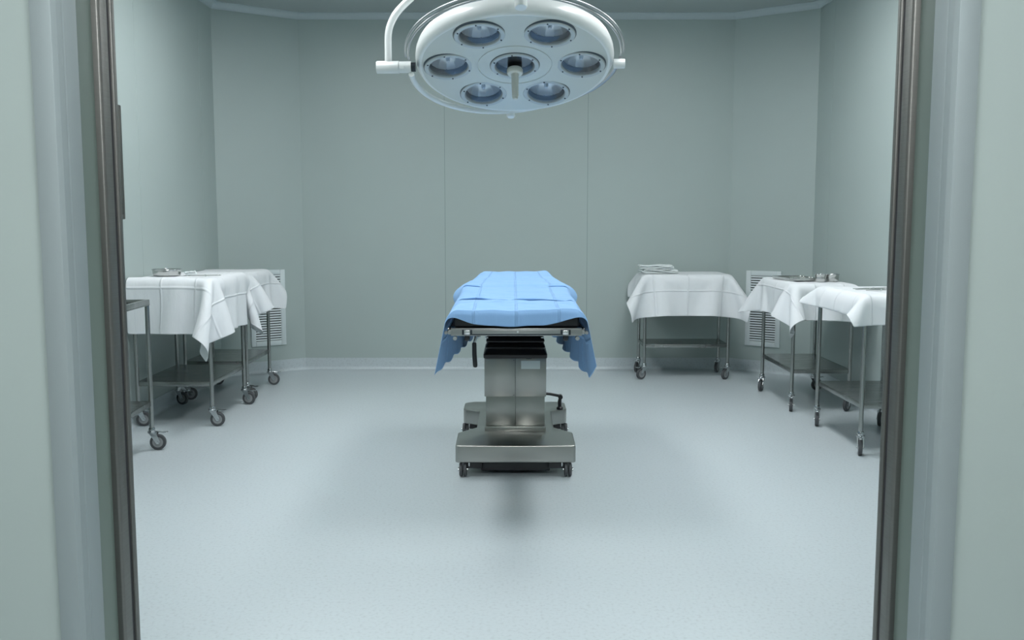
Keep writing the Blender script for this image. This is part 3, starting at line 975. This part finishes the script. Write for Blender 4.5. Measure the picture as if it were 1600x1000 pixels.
drape_blue()

# ------------------------------------------------------------------ surgical lamp
LX, LY, LZ = .012, 4.20, 1.970
TILT = -math.radians(20.2)
lamp = thing('surgical_light', 'large round white ceiling surgical light with seven lamps, above the operating table', 'surgical light', (LX, LY, LZ))
RT = Matrix.Rotation(-math.radians(.9), 4, 'Y')
HT = RT @ Matrix.Rotation(TILT, 4, 'X')
FT = HT @ Matrix.Translation((0, .016, 0))
PR = .287
pods = [(0, 0, 0)] + [(PR * math.cos(k * PI / 3), PR * math.sin(k * PI / 3), 1) for k in range(6)]
# housing: rim and dome
bm = B()
add_lathe(bm, [(.404, .0), (.412, -.001), (.420, .006), (.427, .018), (.431, .034), (.430, .056), (.424, .074), (.40, .094), (.33, .122), (.20, .145), (.08, .154), (0, .155)], 96, None, False)
housing = obj('housing', bm, M['white'], lamp, 50, None, FT)
# face plate with holes for the lamps
bm = B()
def loop(cx, cy, r, n, z=0):
    vs = [bm.verts.new((cx + r * math.cos(2 * PI * k / n), cy + r * math.sin(2 * PI * k / n), z)) for k in range(n)]
    return [bm.edges.new((vs[k], vs[(k + 1) % n])) for k in range(n)]
edges = loop(0, .016, .405, 96)
for x, y, k in pods: edges += loop(x, y, .092, 40)
bmesh.ops.triangle_fill(bm, use_beauty=True, use_dissolve=False, edges=edges)
add_tube(bm, [(.16 * math.cos(q), .16 * math.sin(q), -.0006) for q in [2 * PI * k / 64 for k in range(64)]], .0022, 6, True)
obj('face_plate', bm, M['face'], lamp, 30, None, HT)
for i, (x, y, ring) in enumerate(pods):
    a = math.atan2(y, x)
    # the outer lamps lean towards the common focus
    mt = HT @ Matrix.Translation((x, y, .001)) @ (Matrix.Rotation(a, 4, 'Z') @ Matrix.Rotation(math.radians(4), 4, 'Y') @ Matrix.Rotation(-a, 4, 'Z') if ring else Matrix.Identity(4))
    bm = B()
    add_lathe(bm, [(.106, .012), (.106, -.004), (.103, -.008), (.088, -.008), (.084, -.003), (.083, .006)], 56, None, False)
    pod = obj('lamp_pod', bm, M['bezel'], lamp, 40, None, mt)
    bm = B()
    add_lathe(bm, [(.108, .014), (.109, .004), (.1085, -.002), (.106, -.004)], 56, None, False)
    obj('outer_ring', bm, M['filter'], pod, 60)
    for k in range(6):
        q = k * PI / 3 + .4
        bm = B()
        add_lathe(bm, [(0, -.0105), (.0035, -.0105), (.0035, -.007), (0, -.007)], 10, Matrix.Translation((.0955 * math.cos(q), .0955 * math.sin(q), 0)))
        obj('screw', bm, M['screw_dark'], pod)
    bm = B(); add_lathe(bm, [(.084, -.002), (.060, -.006), (.03, -.008), (0, -.0085)], 48, None, False); obj('lens', bm, M['glass'], pod, 60)
    bm = B(); add_lathe(bm, [(.086, .002), (.083, .012), (.080, .028), (.078, .030)], 48, None, False); obj('filter_ring', bm, M['filter'], pod, 60)
    bm = B()
    t_ = bmesh.new()
    add_lathe(bm, [(.080, .028), (.068, .048), (.048, .068), (.026, .080), (0, .083)], 12, Matrix.Rotation(.3 * i, 4, 'Z'), False)
    t_.free()
    obj('reflector', bm, M['reflector'], pod, 18)
    bm = B(); add_lathe(bm, [(0, .022), (.007, .024), (.010, .034), (.010, .055), (.013, .058), (.013, .080)], 20, None, False); obj('bulb', bm, M['bulb'], pod, 50)
# central handle
bm = B(); add_lathe(bm, [(.031, .05), (.031, -.022), (.0, -.022)], 32, None, False); obj('handle_socket', bm, M['black'], lamp, 40, None, HT)
bm = B()
add_lathe(bm, [(0, -.018), (.032, -.018), (.0345, -.022), (.0345, -.036), (.031, -.042), (.018, -.044), (.0165, -.05), (.0140, -.148), (.0115, -.150), (.0105, -.160), (.006, -.163), (0, -.163)], 32, None, False)
obj('handle', bm, M['plastic'], lamp, 40, None, HT)
# grab rail of two chrome rods round the near side, one round the far right
bm = B()
for r, z in ((.473, .052), (.461, .040)):
    add_tube(bm, [(r * math.cos(q), r * math.sin(q) , z) for q in [PI + PI * k / 60 for k in range(61)]], .0048, 10)
add_tube(bm, [(.458 * math.cos(q), .458 * math.sin(q), .03) for q in [PI * .42 * k / 30 for k in range(31)]], .008, 10)
obj('grab_rail', bm, M['rail'], lamp, 40, None, HT)
bm = B(); add_lathe(bm, [(0, -.006), (.022, -.006), (.025, -.001), (.025, .055), (.022, .06), (0, .06)], 24, Matrix.Translation((.025, -.452, .0))); obj('rail_peg', bm, M['white'], lamp, 40, None, HT)
# white half yoke round the far left
bm = B(); add_tube(bm, [(.448 * math.cos(q), .448 * math.sin(q), -.034 + .06 * ((PI - q) / (PI * .6)) ** 1.5) for q in [PI - (PI * .60) * k / 40 for k in range(41)]], .0125, 14); obj('yoke', bm, M['white'], lamp, 40, None, HT)
bm = B(); add_lathe(bm, [(0, -.012), (.016, -.012), (.020, -.006), (.020, .03), (0, .03)], 20, Matrix.Translation((-.02, .462, -.004))); obj('rear_knob', bm, M['white'], lamp, 40, None, HT)
# pivots
bm = B()
add_lathe(bm, [(0, -.599), (.024, -.599), (.0265, -.596), (.0265, -.502), (0, -.502)], 28, Matrix.Rotation(PI / 2, 4, 'Y') @ Matrix.Translation((0, 0, 0)))
obj('arm_knuckle', bm, M['white'], lamp, 40, None, RT)
bm = B()
add_lathe(bm, [(0, -.501), (.0245, -.501), (.0245, -.449), (0, -.449)], 28, Matrix.Rotation(PI / 2, 4, 'Y'))
add_box(bm, -.494, -.476, -.0262, -.02, -.012, .004, .001)
obj('pivot_joint', bm, M['white'], lamp, 40, None, RT)
bm = B(); add_lathe(bm, [(0, -.449), (.02, -.449), (.02, -.43), (0, -.43)], 24, Matrix.Rotation(PI / 2, 4, 'Y')); obj('pivot_bearing', bm, M['screw_dark'], lamp, 40, None, RT)
bm = B(); add_lathe(bm, [(0, .428), (.021, .428), (.021, .474), (.019, .477), (0, .477)], 24, Matrix.Rotation(PI / 2, 4, 'Y')); obj('end_pivot', bm, M['white'], lamp, 40, None, RT)
# suspension arm up to the ceiling
hub = (0, .05, .80)
P = [(-.548, 0, -.005), (-.548, 0, .08), (-.547, 0, .125), (-.541, 0, .160), (-.528, .001, .192), (-.508, .002, .224), (-.478, .004, .256), (-.43, .006, .300), (-.36, .011, .365), (-.2, .027, .54), (-.08, .042, .68), (0, .05, .79)]
# resample with a smooth curve
def catmull(P, n=6):
    out = []
    P = [Vector(p) for p in P]
    for i in range(len(P) - 1):
        p0, p1, p2, p3 = P[max(i - 1, 0)], P[i], P[i + 1], P[min(i + 2, len(P) - 1)]
        for k in range(n):
            t_ = k / n
            out.append(.5 * ((2 * p1) + (p2 - p0) * t_ + (2 * p0 - 5 * p1 + 4 * p2 - p3) * t_ ** 2 + (3 * p1 - p0 - 3 * p2 + p3) * t_ ** 3))
    out.append(P[-1]); return out
bm = B(); add_tube(bm, catmull(P), .0152, 18); obj('arm', bm, M['white'], lamp, 40)
bm = B()
add_lathe(bm, [(0, .74), (.045, .74), (.05, .75), (.05, .85), (.035, .87), (.03, .88), (.03, CZ - LZ - .06), (.11, CZ - LZ - .05), (.13, CZ - LZ)], 32, Matrix.Translation((0, .05, 0)), False)
obj('ceiling_mount', bm, M['white'], lamp, 40)
